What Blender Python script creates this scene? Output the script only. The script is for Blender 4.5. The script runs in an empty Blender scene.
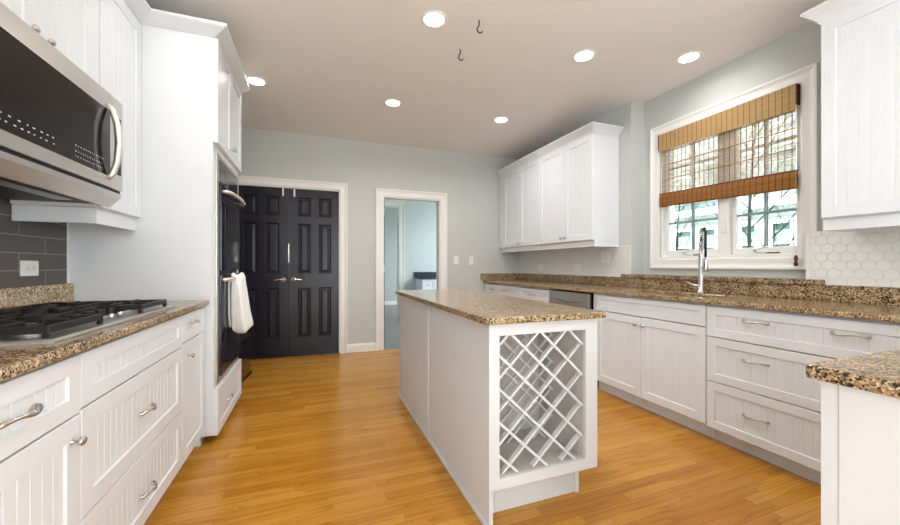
import bpy, bmesh, math, random
from mathutils import Vector, Matrix
R = math.radians
random.seed(7)
SC = bpy.context.scene
COL = SC.collection

# ------------------------------------------------------------------ camera, world, exposure
cam_d = bpy.data.cameras.new('camera'); cam = bpy.data.objects.new('camera', cam_d); COL.objects.link(cam)
cam_d.sensor_fit = 'HORIZONTAL'; cam_d.sensor_width = 36.0
cam_d.lens = 365.5 / 900 * 36.0
cam_d.shift_y = 2.9 / 900
cam_d.clip_start = 0.02; cam_d.clip_end = 200
cam.location = (0, 0, 1.131)
cam.rotation_euler = (R(90), 0, R(-20.48))
SC.camera = cam

world = bpy.data.worlds.new('overcast_sky'); SC.world = world; world.use_nodes = True
WT = world.node_tree; WT.nodes.clear()
wo = WT.nodes.new('ShaderNodeOutputWorld'); wb = WT.nodes.new('ShaderNodeBackground')
wb.inputs['Color'].default_value = (0.96, 0.985, 1.0, 1); wb.inputs['Strength'].default_value = 5.0
WT.links.new(wb.outputs[0], wo.inputs[0])
SC.view_settings.view_transform = 'Standard'; SC.view_settings.look = 'None'
SC.view_settings.gamma = 1.0; SC.view_settings.use_curve_mapping = False
SC.view_settings.exposure = 0.68
DOWN_W = 5.0          # each recessed ceiling lamp
DOWN_COL = (1.0, 0.96, 0.91)

sun_d = bpy.data.lights.new('sun', 'SUN'); sun_d.energy = 18.0; sun_d.angle = R(3); sun_d.color = (1.0, .97, .93)
sun = bpy.data.objects.new('sun', sun_d); COL.objects.link(sun); sun.rotation_euler = (R(42), 0, R(-82))  # added source, lands on the floor behind the camera to lift the ceiling

def portal(name, loc, rot, sx, sy):
    l = bpy.data.lights.new(name, 'AREA'); l.shape = 'RECTANGLE'; l.size = sx; l.size_y = sy
    l.cycles.is_portal = True
    o = bpy.data.objects.new(name, l); COL.objects.link(o); o.location = loc; o.rotation_euler = rot
    return o
portal('front_daylight', (0.84, -3.4, 1.25), (R(90), 0, 0), .8, 2.3)  # these three openings behind the camera are made up, sized for their light
portal('left_daylight', (-1.38, -2.25, 1.25), (0, R(-90), 0), 2.4, 1.9)
portal('right_daylight', (3.05, -1.95, 1.25), (0, R(90), 0), 2.4, 2.5)

# ------------------------------------------------------------------ materials
def lin(c):
    c = c / 255.0
    return c / 12.92 if c <= 0.04045 else ((c + 0.055) / 1.055) ** 2.4
def srgb(r, g, b): return (lin(r), lin(g), lin(b), 1.0)
class N:
    def __init__(s, name):
        s.m = bpy.data.materials.new(name); s.m.use_nodes = True; s.t = s.m.node_tree
        s.b = s.t.nodes['Principled BSDF']; s.out = s.t.nodes['Material Output']
    def n(s, typ, **k):
        x = s.t.nodes.new('ShaderNode' + typ)
        for a, v in k.items(): setattr(x, a, v)
        return x
    def l(s, a, b): s.t.links.new(a, b)
    def co(s, scale=(1, 1, 1), rot=(0, 0, 0)):
        tc = s.n('TexCoord'); mp = s.n('Mapping')
        mp.inputs['Scale'].default_value = scale; mp.inputs['Rotation'].default_value = rot
        s.l(tc.outputs['Object'], mp.inputs['Vector']); return mp.outputs[0]
    def noise(s, v, scale, detail=3, rough=.5):
        x = s.n('TexNoise'); x.inputs['Scale'].default_value = scale; x.inputs['Detail'].default_value = detail
        x.inputs['Roughness'].default_value = rough; s.l(v, x.inputs['Vector']); return x
    def ramp(s, f, stops, interp='LINEAR'):
        x = s.n('ValToRGB'); x.color_ramp.interpolation = interp; e = x.color_ramp.elements
        e[0].position, e[0].color = stops[0]; e[1].position, e[1].color = stops[-1]
        for p, c in stops[1:-1]:
            q = e.new(p); q.color = c
        s.l(f, x.inputs[0]); return x.outputs[0]
    def mix(s, a, b, f, mode='MIX'):
        x = s.n('MixRGB', blend_type=mode)
        for i, v in ((0, f), (1, a), (2, b)):
            if isinstance(v, (int, float)): x.inputs[i].default_value = v
            elif isinstance(v, tuple): x.inputs[i].default_value = v
            else: s.l(v, x.inputs[i])
        return x.outputs[0]
    def bump(s, h, strength, dist=.01):
        x = s.n('Bump'); x.inputs['Strength'].default_value = strength; x.inputs['Distance'].default_value = dist
        s.l(h, x.inputs['Height']); s.l(x.outputs[0], s.b.inputs['Normal'])
    def set(s, col=None, rough=None, metal=None, spec=None):
        for k, v in (('Base Color', col), ('Roughness', rough), ('Metallic', metal), ('Specular IOR Level', spec)):
            if v is None: continue
            if hasattr(v, 'is_linked'): s.l(v, s.b.inputs[k])
            else: s.b.inputs[k].default_value = v
        return s.m

def paint(name, c, rough=.5, var=.03, bump=.0, spec=.4):
    m = N(name); v = m.co(); n = m.noise(v, 6, 4)
    a = tuple(x * (1 - var) for x in c[:3]) + (1,); b = tuple(min(1, x * (1 + var)) for x in c[:3]) + (1,)
    col = m.ramp(n.outputs['Fac'], [(.3, a), (.7, b)])
    if bump:
        n2 = m.noise(v, 260, 2); m.bump(n2.outputs['Fac'], bump, .002)
    return m.set(col, rough, spec=spec)
def metal(name, c, rough=.3, brushed=None):
    m = N(name)
    if brushed:
        n = m.noise(m.co(brushed), 30, 4); r = m.ramp(n.outputs['Fac'], [(.2, (rough * .75,) * 3 + (1,)), (.8, (rough * 1.3,) * 3 + (1,))])
        m.set(c, None, 1.0); m.l(r, m.b.inputs['Roughness']); return m.m
    n = m.noise(m.co(), 5, 1); r = m.ramp(n.outputs['Fac'], [(.3, (rough * .95,) * 3 + (1,)), (.7, (rough * 1.05,) * 3 + (1,))])
    m.set(c, None, 1.0); m.l(r, m.b.inputs['Roughness']); return m.m
def granite(name, scale=125.0, dark=0.0, stretch=(1, 1, 1), rough=.16):
    m = N(name); v = m.co(stretch)
    w = m.noise(v, 14, 4, .6)
    wd = m.noise(v, scale * .55, 2, .5); sb = m.n('VectorMath', operation='SUBTRACT'); m.l(wd.outputs['Color'], sb.inputs[0]); sb.inputs[1].default_value = (.5, .5, .5)
    sc_ = m.n('VectorMath', operation='SCALE'); m.l(sb.outputs[0], sc_.inputs[0]); sc_.inputs['Scale'].default_value = 1.6 / scale
    av = m.n('VectorMath', operation='ADD'); m.l(v, av.inputs[0]); m.l(sc_.outputs[0], av.inputs[1]); v = av.outputs[0]
    vor = m.n('TexVoronoi', feature='F1'); vor.inputs['Scale'].default_value = scale; m.l(v, vor.inputs['Vector'])
    sep = m.n('SeparateColor'); m.l(vor.outputs['Color'], sep.inputs[0])
    big = m.n('TexVoronoi', feature='F1'); big.inputs['Scale'].default_value = scale * .5; m.l(v, big.inputs['Vector'])
    sep2 = m.n('SeparateColor'); m.l(big.outputs['Color'], sep2.inputs[0])
    def math_(op, a, b):
        x = m.n('Math', operation=op)
        for i, q in enumerate((a, b)):
            if isinstance(q, (int, float)): x.inputs[i].default_value = q
            else: m.l(q, x.inputs[i])
        return x.outputs[0]
    f = math_('ADD', math_('MULTIPLY', sep.outputs[0], .80), math_('MULTIPLY', sep2.outputs[1], .20))
    f = math_('ADD', f, math_('MULTIPLY', math_('SUBTRACT', w.outputs['Fac'], .5), .55))
    f = math_('SUBTRACT', f, dark)
    col = m.ramp(f, [(.0, srgb(34, 26, 22)), (.15, srgb(58, 43, 32)), (.26, srgb(108, 86, 64)), (.42, srgb(152, 123, 86)),
                     (.60, srgb(182, 153, 112)), (.80, srgb(198, 181, 154)), (1.0, srgb(222, 213, 196))])
    return m.set(col, rough, spec=.5)

def floor_wood():
    m = N('oak_strip_floor'); v = m.co()
    br = m.n('TexBrick'); br.offset = 0.0
    sp = m.n('SeparateXYZ'); m.l(v, sp.inputs[0])
    dv = m.n('Math', operation='DIVIDE'); m.l(sp.outputs[1], dv.inputs[0]); dv.inputs[1].default_value = .0585
    fl_ = m.n('Math', operation='FLOOR'); m.l(dv.outputs[0], fl_.inputs[0])
    wn = m.n('TexWhiteNoise', noise_dimensions='1D'); m.l(fl_.outputs[0], wn.inputs['W'])
    ax_ = m.n('Math', operation='MULTIPLY_ADD'); m.l(wn.outputs['Value'], ax_.inputs[0]); ax_.inputs[1].default_value = 2.7; m.l(sp.outputs[0], ax_.inputs[2])
    cb = m.n('CombineXYZ'); m.l(ax_.outputs[0], cb.inputs[0]); m.l(sp.outputs[1], cb.inputs[1])
    for k, x in (('Scale', 1.0), ('Brick Width', 1.05), ('Row Height', .0585), ('Mortar Size', .0011), ('Mortar Smooth', .2), ('Bias', 0.0)): br.inputs[k].default_value = x
    br.inputs['Color1'].default_value = (0, 0, 0, 1); br.inputs['Color2'].default_value = (1, 1, 1, 1); br.inputs['Mortar'].default_value = (.5, .5, .5, 1)
    m.l(cb.outputs[0], br.inputs['Vector'])
    # shift the grain board by board
    tc = m.n('VectorMath', operation='MULTIPLY'); tc.inputs[1].default_value = (7.3, 3.1, 5.7); m.l(br.outputs['Color'], tc.inputs[0])
    ad = m.n('VectorMath', operation='ADD'); m.l(v, ad.inputs[0]); m.l(tc.outputs[0], ad.inputs[1])
    mp = m.n('Mapping'); mp.inputs['Scale'].default_value = (1.1, 15, 1); m.l(ad.outputs[0], mp.inputs['Vector'])
    n1 = m.noise(mp.outputs[0], .55, 2, .5)
    ring_ = m.n('Math', operation='MULTIPLY'); m.l(n1.outputs['Fac'], ring_.inputs[0]); ring_.inputs[1].default_value = 9.0
    fr_ = m.n('Math', operation='FRACT'); m.l(ring_.outputs[0], fr_.inputs[0])
    g = m.n('Mapping'); g.inputs['Scale'].default_value = (3, 130, 1); m.l(ad.outputs[0], g.inputs['Vector'])
    fine = m.noise(g.outputs[0], 3.0, 4, .6)
    plank = m.ramp(br.outputs['Color'], [(0, srgb(179, 119, 34)), (.5, srgb(191, 134, 44)), (1, srgb(202, 148, 58))])
    grain = m.ramp(fr_.outputs[0], [(.0, (.74, .66, .56, 1)), (.14, (.90, .87, .82, 1)), (.5, (1.0, 1.0, 1.0, 1)), (.93, (1.02, 1.02, 1.02, 1)), (1, (.80, .73, .64, 1))])
    c = m.mix(plank, grain, .90, 'MULTIPLY')
    fi = m.ramp(fine.outputs['Fac'], [(.3, (.84, .80, .75, 1)), (.6, (1.03, 1.03, 1.03, 1))])
    c = m.mix(c, fi, .75, 'MULTIPLY')
    c = m.mix(c, srgb(110, 64, 26), m.ramp(br.outputs['Fac'], [(0, (0, 0, 0, 1)), (1, (.6, .6, .6, 1))]))
    m.bump(m.ramp(br.outputs['Fac'], [(0, (1, 1, 1, 1)), (1, (0, 0, 0, 1))]), .15, .002)
    return m.set(c, .24, spec=.4)
def brick_mat(name, c1, c2, mortar, bw, rh, ms, swap, rough=.4, off=.5, shift=(0, 0, 0)):
    m = N(name); tc = m.n('TexCoord'); sp = m.n('SeparateXYZ'); cb = m.n('CombineXYZ'); m.l(tc.outputs['Object'], sp.inputs[0])
    for i, a in enumerate(swap): m.l(sp.outputs[a], cb.inputs[i])
    mp = m.n('Mapping'); mp.inputs['Location'].default_value = shift; m.l(cb.outputs[0], mp.inputs['Vector'])
    br = m.n('TexBrick'); br.offset = off
    for k, x in (('Scale', 1.0), ('Brick Width', bw), ('Row Height', rh), ('Mortar Size', ms), ('Mortar Smooth', .1)): br.inputs[k].default_value = x
    br.inputs['Color1'].default_value = c1; br.inputs['Color2'].default_value = c2; br.inputs['Mortar'].default_value = mortar
    m.l(mp.outputs[0], br.inputs['Vector'])
    m.bump(m.ramp(br.outputs['Fac'], [(0, (1, 1, 1, 1)), (1, (0, 0, 0, 1))]), .4, .003)
    return m.set(br.outputs['Color'], rough)
def emit(name, c, s):
    m = N(name); m.b.inputs['Emission Color'].default_value = c; m.b.inputs['Emission Strength'].default_value = s; return m.set(c, .4)
def glass_pane(name, tint):
    m = N(name); tr = m.n('BsdfTransparent'); tr.inputs[0].default_value = tint
    gl = m.n('BsdfGlossy'); gl.inputs['Roughness'].default_value = .02
    fr = m.n('Fresnel'); fr.inputs[0].default_value = 1.35
    mx = m.n('MixShader'); m.l(fr.outputs[0], mx.inputs[0]); m.l(tr.outputs[0], mx.inputs[1]); m.l(gl.outputs[0], mx.inputs[2]); m.l(mx.outputs[0], m.out.inputs[0])
    return m.m
def woven(name, c1, c2, thread, open_=0.0):
    """bamboo reeds lying along Y, threads running down every 5 cm"""
    m = N(name); v = m.co()
    r = m.n('Mapping'); r.inputs['Scale'].default_value = (0, .6, 190); m.l(v, r.inputs['Vector'])
    n = m.noise(r.outputs[0], 1.0, 3, .7)
    r2 = m.n('Mapping'); r2.inputs['Scale'].default_value = (0, 1.2, 900); m.l(v, r2.inputs['Vector'])
    n2 = m.noise(r2.outputs[0], 1.0, 1, .5)
    c = m.ramp(n.outputs['Fac'], [(.3, c1), (.7, c2)])
    sp = m.n('SeparateXYZ'); m.l(v, sp.inputs[0])
    sh_ = m.n('Math', operation='ADD'); m.l(sp.outputs[1], sh_.inputs[0]); sh_.inputs[1].default_value = 10.0
    md = m.n('Math', operation='MODULO'); m.l(sh_.outputs[0], md.inputs[0]); md.inputs[1].default_value = .0408
    ls = m.n('Math', operation='LESS_THAN'); m.l(md.outputs[0], ls.inputs[0]); ls.inputs[1].default_value = .0042
    c = m.mix(c, thread, ls.outputs[0])
    m.set(c, .6, spec=.2)
    tl = m.n('BsdfTranslucent'); m.l(c, tl.inputs[0])
    mx = m.n('MixShader'); mx.inputs[0].default_value = .35; m.l(m.b.outputs[0], mx.inputs[1]); m.l(tl.outputs[0], mx.inputs[2])
    last = mx.outputs[0]
    if open_ > 0:
        tr = m.n('BsdfTransparent'); tr.inputs[0].default_value = (.95, .93, .9, 1)
        hole = m.ramp(n2.outputs['Fac'], [(.5 - open_ * .35, (0, 0, 0, 1)), (.5 + open_ * .35, (1, 1, 1, 1))])
        k = m.n('Math', operation='MULTIPLY'); m.l(hole, k.inputs[0]); k.inputs[1].default_value = open_ * 2
        inv = m.n('Math', operation='SUBTRACT'); inv.inputs[0].default_value = 1; m.l(ls.outputs[0], inv.inputs[1])
        k2 = m.n('Math', operation='MULTIPLY', use_clamp=True); m.l(k.outputs[0], k2.inputs[0]); m.l(inv.outputs[0], k2.inputs[1])
        m2 = m.n('MixShader'); m.l(k2.outputs[0], m2.inputs[0]); m.l(last, m2.inputs[1]); m.l(tr.outputs[0], m2.inputs[2]); last = m2.outputs[0]
    m.l(last, m.out.inputs[0])
    return m.m

MT = dict(
    wall=paint('pale_grey_blue_wall_paint', srgb(199, 203, 202), .6, .012, .05),
    ceil=paint('warm_ceiling_paint', srgb(241, 238, 236), .7, .01, .08),
    white=paint('white_cabinet_paint', srgb(226, 230, 236), .38, .012),
    white2=paint('white_island_paint', srgb(217, 219, 222), .42, .015),
    trim=paint('white_trim_paint', srgb(238, 238, 236), .35, .01),
    grey_in=paint('unpainted_grey_cabinet_interior', srgb(204, 199, 194), .55, .10),
    black=paint('charcoal_door_paint', srgb(27, 26, 37), .24, .06, 0, .35),
    granite=granite('brown_granite_countertop', 225, .075),
    granite_d=granite('brown_granite_backsplash', 200, .09),
    granite_l=granite('pale_granite_backsplash', 150, -.10),
    floor=floor_wood(),
    steel=metal('brushed_stainless_steel', (.60, .585, .57, 1), .33),
    steel_d=metal('dark_stainless_steel', (.36, .34, .33, 1), .32),
    steel_h=metal('satin_steel_bar', (.78, .76, .73, 1), .48),
    nickel=metal('satin_nickel', (.57, .54, .51, 1), .27),
    chrome=metal('bright_chrome', (.75, .75, .76, 1), .12),
    glass_b=paint('black_oven_glass', srgb(22, 27, 44), .06, .02, 0, .6),
    glass_m=paint('smoked_microwave_glass', srgb(24, 19, 22), .10, .02, 0, .3),
    iron=paint('black_cast_iron', srgb(30, 25, 26), .45, .1, .2, .4),
    blackp=paint('black_plastic', srgb(20, 19, 22), .5, .03),
    mark=paint('white_printed_marks', srgb(220, 220, 220), .5, .01),
    plate=paint('white_plastic_plate', srgb(236, 236, 234), .35, .01),
    slot=paint('dark_outlet_slots', srgb(60, 58, 56), .5, .01),
    tile=brick_mat('charcoal_wall_tile', srgb(84, 78, 76), srgb(92, 86, 83), srgb(150, 146, 142), .36, .0835, .0022, (1, 2, 0), .45, .5, (-.149, -.021, 0)),
    hexa=paint('white_hexagon_tile', srgb(228, 228, 226), .25, .01, 0, .5),
    grout=paint('grey_grout', srgb(210, 208, 205), .8, .02),
    towel=paint('white_terry_cloth', srgb(240, 241, 242), .9, .02, .6, .1),
    aqua=paint('aqua_room_wall_paint', srgb(200, 214, 217), .6, .01),
    aqua_g=paint('grey_room_wall_paint', srgb(190, 200, 200), .6, .01),
    slate=brick_mat('grey_slate_floor_tile', srgb(112, 110, 110), srgb(122, 119, 118), srgb(160, 156, 150), .33, .33, .006, (0, 1, 2), .3, .5),
    bounce_tile=brick_mat('pale_bounce_floor_tile', srgb(226, 222, 214), srgb(230, 226, 219), srgb(190, 186, 180), .45, .45, .004, (0, 1, 2), .4, .0),  # made-up floor finish, pale to reflect neutral light
    gloss=metal('polished_black_steel', (.40, .38, .37, 1), .05),
    ink=paint('dark_blue_counter', srgb(38, 52, 66), .25, .05),
    pane=glass_pane('tinted_window_pane', (.76, .83, .82, 1)),  # teal tint kept deep to dim the bright view outside
    lens=emit('lit_lamp_lens', (1, .96, .9, 1), 9.0),
    reed=woven('tan_bamboo_valance', srgb(200, 164, 112), srgb(222, 192, 142), srgb(132, 96, 62)),
    reed_d=woven('brown_bamboo_fold', srgb(150, 98, 52), srgb(188, 136, 80), srgb(96, 56, 28)),
    reed_s=woven('sheer_bamboo_shade', srgb(200, 180, 166), srgb(216, 202, 190), srgb(66, 50, 48), .44),
    grille=paint('grey_green_window_grille', srgb(140, 156, 154), .4, .01),
    cherry=paint('dark_red_wood', srgb(92, 32, 24), .35, .1),
    cord=paint('pale_cord', srgb(200, 194, 184), .7, .02),
    hook=metal('dark_bronze', (.10, .08, .07, 1), .4),
    siding=brick_mat('white_lap_siding', srgb(196, 204, 202), srgb(200, 208, 206), srgb(150, 164, 164), 6, .14, .010, (1, 2, 0), .6),
    hroof=paint('grey_roof_shingle', srgb(140, 150, 150), .8, .1),
    hglass=paint('green_house_window_glass', srgb(122, 148, 144), .12, .2, 0, .6),
    bark=paint('grey_brown_bark', srgb(70, 68, 64), .9, .15),
    lawn=paint('winter_lawn', srgb(150, 150, 138), .9, .15),
    brass=metal('aged_brass', (.45, .33, .16, 1), .35),
)

# ------------------------------------------------------------------ mesh helpers
def link(o, parent=None):
    COL.objects.link(o)
    if parent is not None: o.parent = parent
    return o
def origin_of(o):
    v = Vector((0, 0, 0))
    while o is not None: v = v + o.location; o = o.parent
    return v
class M:
    """collects faces in a local frame (fr maps (a,b,c) to the world)"""
    def __init__(s, fr=None): s.v = []; s.f = []; s.fr = fr or (lambda a, b, c: (a, b, c))
    def p(s, *q): s.v.append(s.fr(*q)); return len(s.v) - 1
    def box(s, a0, a1, b0, b1, c0, c1):
        i = [s.p(a, b, c) for a in (a0, a1) for b in (b0, b1) for c in (c0, c1)]
        for q in ((0, 1, 3, 2), (4, 6, 7, 5), (0, 4, 5, 1), (2, 3, 7, 6), (0, 2, 6, 4), (1, 5, 7, 3)): s.f.append([i[k] for k in q])
        return s
    def prism(s, poly, c0, c1, axis=2):
        def put(x, y, c):
            return s.p(x, y, c) if axis == 2 else (s.p(x, c, y) if axis == 1 else s.p(c, x, y))
        lo = [put(x, y, c0) for x, y in poly]; hi = [put(x, y, c1) for x, y in poly]; n = len(poly)
        s.f.append(lo[::-1]); s.f.append(hi)
        for k in range(n): s.f.append([lo[k], lo[(k + 1) % n], hi[(k + 1) % n], hi[k]])
        return s
    def loops(s, Ls, closed=True, cap0=True, cap1=True):
        idx = [[s.p(*q) for q in L] for L in Ls]
        for A, B in zip(idx, idx[1:]):
            n = len(A)
            for k in range(n if closed else n - 1): s.f.append([A[k], A[(k + 1) % n], B[(k + 1) % n], B[k]])
        if cap0: s.f.append(idx[0][::-1])
        if cap1: s.f.append(idx[-1])
        return s
    def tube(s, pts, r, n=8, flat=1.0):
        pts = [Vector(q) for q in pts]; m = len(pts)
        rs = r if isinstance(r, (list, tuple)) else [r] * m
        Ls = []; up = None
        for i, q in enumerate(pts):
            t = (pts[min(i + 1, m - 1)] - pts[max(i - 1, 0)]).normalized()
            if up is None:
                up = Vector((0, 0, 1)) if abs(t.z) < .9 else Vector((1, 0, 0))
            x = t.cross(up)
            if x.length < 1e-5: x = t.cross(Vector((0, 1, 0)))
            x.normalize(); y = x.cross(t).normalized(); up = y
            Ls.append([tuple(q + (x * math.cos(2 * math.pi * k / n) * flat + y * math.sin(2 * math.pi * k / n)) * rs[i]) for k in range(n)])
        return s.loops(Ls)
    def lathe(s, O, ax, prof, n=16, ey=1.0):
        """prof: (radius, distance along ax)"""
        O = Vector(O); ax = Vector(ax).normalized(); x = ax.orthogonal().normalized()
        if abs(ax.z) < .9: x = Vector((0, 0, 1)).cross(ax).normalized()
        y = ax.cross(x)
        return s.loops([[tuple(O + ax * h + (x * math.cos(2 * math.pi * k / n) + y * math.sin(2 * math.pi * k / n) * ey) * max(r, 1e-4)) for k in range(n)] for r, h in prof])
    def sweep(s, path, prof, closed=False):
        """path in (a,b); prof = (offset to the left of travel, c); mitred corners"""
        n = len(path); P = [Vector(q) for q in path]; Ls = []
        for i in range(n):
            d0 = (P[i] - P[i - 1]).normalized() if (i > 0 or closed) else None
            d1 = (P[(i + 1) % n] - P[i]).normalized() if (i < n - 1 or closed) else None
            d0 = d0 or d1; d1 = d1 or d0
            n0 = Vector((-d0.y, d0.x)); n1 = Vector((-d1.y, d1.x)); b = (n0 + n1).normalized(); k = 1 / max(.2, b.dot(n0))
            Ls.append([(P[i].x + b.x * o * k, P[i].y + b.y * o * k, c) for o, c in prof])
        if closed: Ls.append(Ls[0])
        return s.loops(Ls, True, not closed, not closed)
    def plate(s, As, Bs, skip, c0, c1):
        """grid of cells with holes, extruded"""
        A, B = len(As), len(Bs); lo = {}; hi = {}
        def g(d, i, j, c):
            if (i, j) not in d: d[(i, j)] = s.p(As[i], Bs[j], c)
            return d[(i, j)]
        on = lambda i, j: 0 <= i < A - 1 and 0 <= j < B - 1 and (i, j) not in skip
        for i in range(A - 1):
            for j in range(B - 1):
                if not on(i, j): continue
                q = ((i, j), (i + 1, j), (i + 1, j + 1), (i, j + 1))
                s.f.append([g(lo, *k, c0) for k in q][::-1]); s.f.append([g(hi, *k, c1) for k in q])
                for (e0, e1, nb) in ((q[0], q[1], (i, j - 1)), (q[1], q[2], (i + 1, j)), (q[2], q[3], (i, j + 1)), (q[3], q[0], (i - 1, j))):
                    if not on(*nb): s.f.append([g(lo, *e0, c0), g(lo, *e1, c0), g(hi, *e1, c1), g(hi, *e0, c1)])
        return s
    def build(s, name, mat, parent=None, bevel=0, smooth=False, seg=2, loc=None):
        o0 = origin_of(parent) if parent is not None else Vector(loc or (0, 0, 0))
        me = bpy.data.meshes.new(name)
        me.from_pydata([tuple(Vector(q) - o0) for q in s.v], [], s.f)
        bm = bmesh.new(); bm.from_mesh(me); bmesh.ops.recalc_face_normals(bm, faces=bm.faces); bm.to_mesh(me); bm.free()
        me.materials.append(MT[mat] if isinstance(mat, str) else mat)
        o = bpy.data.objects.new(name, me); link(o, parent)
        if parent is None: o.location = o0
        if smooth:
            for q in me.polygons: q.use_smooth = True
        if bevel:
            b = o.modifiers.new('edge', 'BEVEL'); b.width = bevel; b.segments = seg; b.limit_method = 'ANGLE'; b.angle_limit = R(40)
            b.harden_normals = False
        return o
def thing(name, label, cat, loc, group=None):
    o = bpy.data.objects.new(name, None); o.empty_display_size = .1; link(o); o.location = loc
    return tag(o, label, cat, group)
def tag(o, label=None, cat=None, group=None, kind=None):
    for k, v in (('label', label), ('category', cat), ('group', group), ('kind', kind)):
        if v: o[k] = v
    return o
def struct(o, label=None): o['kind'] = 'structure'; return tag(o, label)
def copy_thing(t, loc, label=None):
    c = t.copy(); COL.objects.link(c); c.location = loc
    if label: c['label'] = label
    for ch in [q for q in bpy.data.objects if q.parent == t]:
        d = ch.copy(); COL.objects.link(d); d.parent = c
        for g in [q for q in bpy.data.objects if q.parent == ch]:
            e = g.copy(); COL.objects.link(e); e.parent = d
    return c
# faces: right run looks to -X, left run looks to +X, back / island front look to -Y
def fR(X): return lambda a, b, c: (X - c, a, b)
def fL(X): return lambda a, b, c: (X + c, a, b)
def fB(Y): return lambda a, b, c: (a, Y - c, b)
def fF(Y): return lambda a, b, c: (a, Y + c, b)

def shaker(fr, a0, a1, b0, b1, s=.056, t=.020, rec=.0075, pitch=.040, bead=True):
    m = M(fr); e = .0018
    def rc(i, c): return [(a0 + i, b0 + i, c), (a1 - i, b0 + i, c), (a1 - i, b1 - i, c), (a0 + i, b1 - i, c)]
    m.loops([rc(0, 0), rc(0, t - e), rc(e, t), rc(s, t), rc(s + .003, t - rec)], True, True, False)
    i = s + .003; A0, A1, B0, B1 = a0 + i, a1 - i, b0 + i, b1 - i; c = t - rec
    pr = [(A0, c)]
    if bead:
        n = max(1, round((A1 - A0) / pitch)); st = (A1 - A0) / n
        for k in range(1, n):
            x = A0 + k * st; pr += [(x - .0022, c), (x - .0007, c - .0017), (x + .0007, c - .0017), (x + .0022, c)]
    pr.append((A1, c))
    lo = [m.p(x, B0, q) for x, q in pr]; hi = [m.p(x, B1, q) for x, q in pr]
    for k in range(len(pr) - 1): m.f.append([lo[k], lo[k + 1], hi[k + 1], hi[k]])
    return m
def knob(fr, a, b, c, parent, mat='nickel'):
    O = Vector(fr(a, b, c)); ax = Vector(fr(a, b, c + 1)) - O
    return M().lathe(O, ax, [(.0085, 0), (.0085, .002), (.0050, .004), (.0045, .014), (.008, .017), (.0140, .020), (.0155, .024), (.013, .029), (.007, .032), (0, .0325)], 16, .85).build('knob', mat, parent, smooth=True)
def pull(fr, a, b, c, parent, w=.12, mat='nickel'):
    """bow pull with a twist in the middle and flared feet"""
    n = 18; pts = []; rs = []
    for k in range(n + 1):
        u = k / n; x = a - w / 2 + w * u; e = abs(2 * u - 1)
        out = .006 + .022 * math.sin(math.pi * u) ** .7; dz = .0045 * math.sin(2 * math.pi * u)
        pts.append((x, b + dz, c + out)); rs.append(.0040 + .0040 * e ** 4 + .0016 * math.exp(-(u - .5) ** 2 * 60))
    mm = M(); mm.tube([fr(*q) for q in pts], rs, 8)
    for x in (a - w / 2, a + w / 2):
        O = Vector(fr(x, b, c)); ax = Vector(fr(x, b, c + 1)) - O
        mm.lathe(O, ax, [(.0085, 0), (.0085, .002), (.0065, .008), (.0050, .011), (0, .012)], 12)
    return mm.build('pull', mat, parent, smooth=True)
def carcass(fr, a0, a1, b0, b1, depth, parent, mat='white', t=.018, top=False, toe=None, name='body'):
    """open box behind the fronts: sides, bottom, back, rails; c=0 is the front plane, depth goes to -c"""
    m = M(fr)
    m.box(a0, a0 + t, b0, b1, -depth, 0); m.box(a1 - t, a1, b0, b1, -depth, 0)
    m.box(a0 + t, a1 - t, b0, b0 + t, -depth, 0); m.box(a0 + t, a1 - t, b0 + t, b1, -depth, -depth + .008)
    m.box(a0 + t, a1 - t, b1 - t, b1, -.10, 0)
    if top: m.box(a0 + t, a1 - t, b1 - t, b1, -depth + .008, -.10)
    o = m.build(name, mat, parent)
    if toe: M(fr).box(a0, a1, 0.0, b0, -toe - .016, -toe).build('toe_kick', mat, parent)
    return o

# ------------------------------------------------------------------ the setting
YB, ZC, XL, XR, XW, YF = 4.90, 2.765, -1.30, 2.956, 3.125, -3.40
struct(M().box(XL - .15, 3.3, -.55, YB, -.10, 0).build('floor', 'floor'))
struct(M().box(XL - .15, 3.3, YF, -.55, -.10, 0).build('floor', 'bounce_tile'))  # unseen pale floor, added to bounce light up to the ceiling
struct(M().box(XL - .15, 3.45, YF - .1, 11.2, ZC, ZC + .12).build('ceiling', 'ceil'))
struct(M(fL(XL)).plate([YF, -3.2, -1.3, YB], [0, .05, 2.45, ZC], {(1, 1)}, -.15, 0).build('wall_left', 'wall'))
DZ, PZ = 2.095, 2.055
struct(M(fB(YB)).plate([XL - .15, -.895, .319, .872, 1.679, 3.3], [0, PZ, DZ, ZC], {(1, 0), (1, 1), (3, 0)}, -.13, 0).build('wall_back', 'wall'))
# right wall: thick piers either side of a recess that holds the window
struct(M().box(XR, 3.30, 2.775, YB, 0, ZC).build('wall_right', 'wall'))
struct(M(fR(XR)).plate([YF, -3.2, -.7, 1.12], [0, .05, 2.45, ZC], {(1, 1)}, -.344, 0).build('wall_right', 'wall'))
struct(M().box(XR, 3.30, 1.12, 1.395, 1.012, 1.338).build('wall_right', 'wall'))
struct(M().box(XR, 3.30, 1.12, 2.775, 0, 1.012).build('wall_right', 'wall'))
WY0, WY1, WZ0, WZ1 = 1.500, 2.588, 1.195, 2.375
struct(M(fR(XW)).plate([1.12, WY0, WY1, 2.775], [1.012, WZ0, WZ1, ZC], {(1, 1)}, -.175, 0).build('wall_right', 'wall'))
struct(M(fF(YF)).plate([XL - .15, .44, 1.24, 3.3], [0, .05, 2.45, ZC], {(1, 1)}, -.15, 0).build('wall_front', 'wall'))
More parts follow.
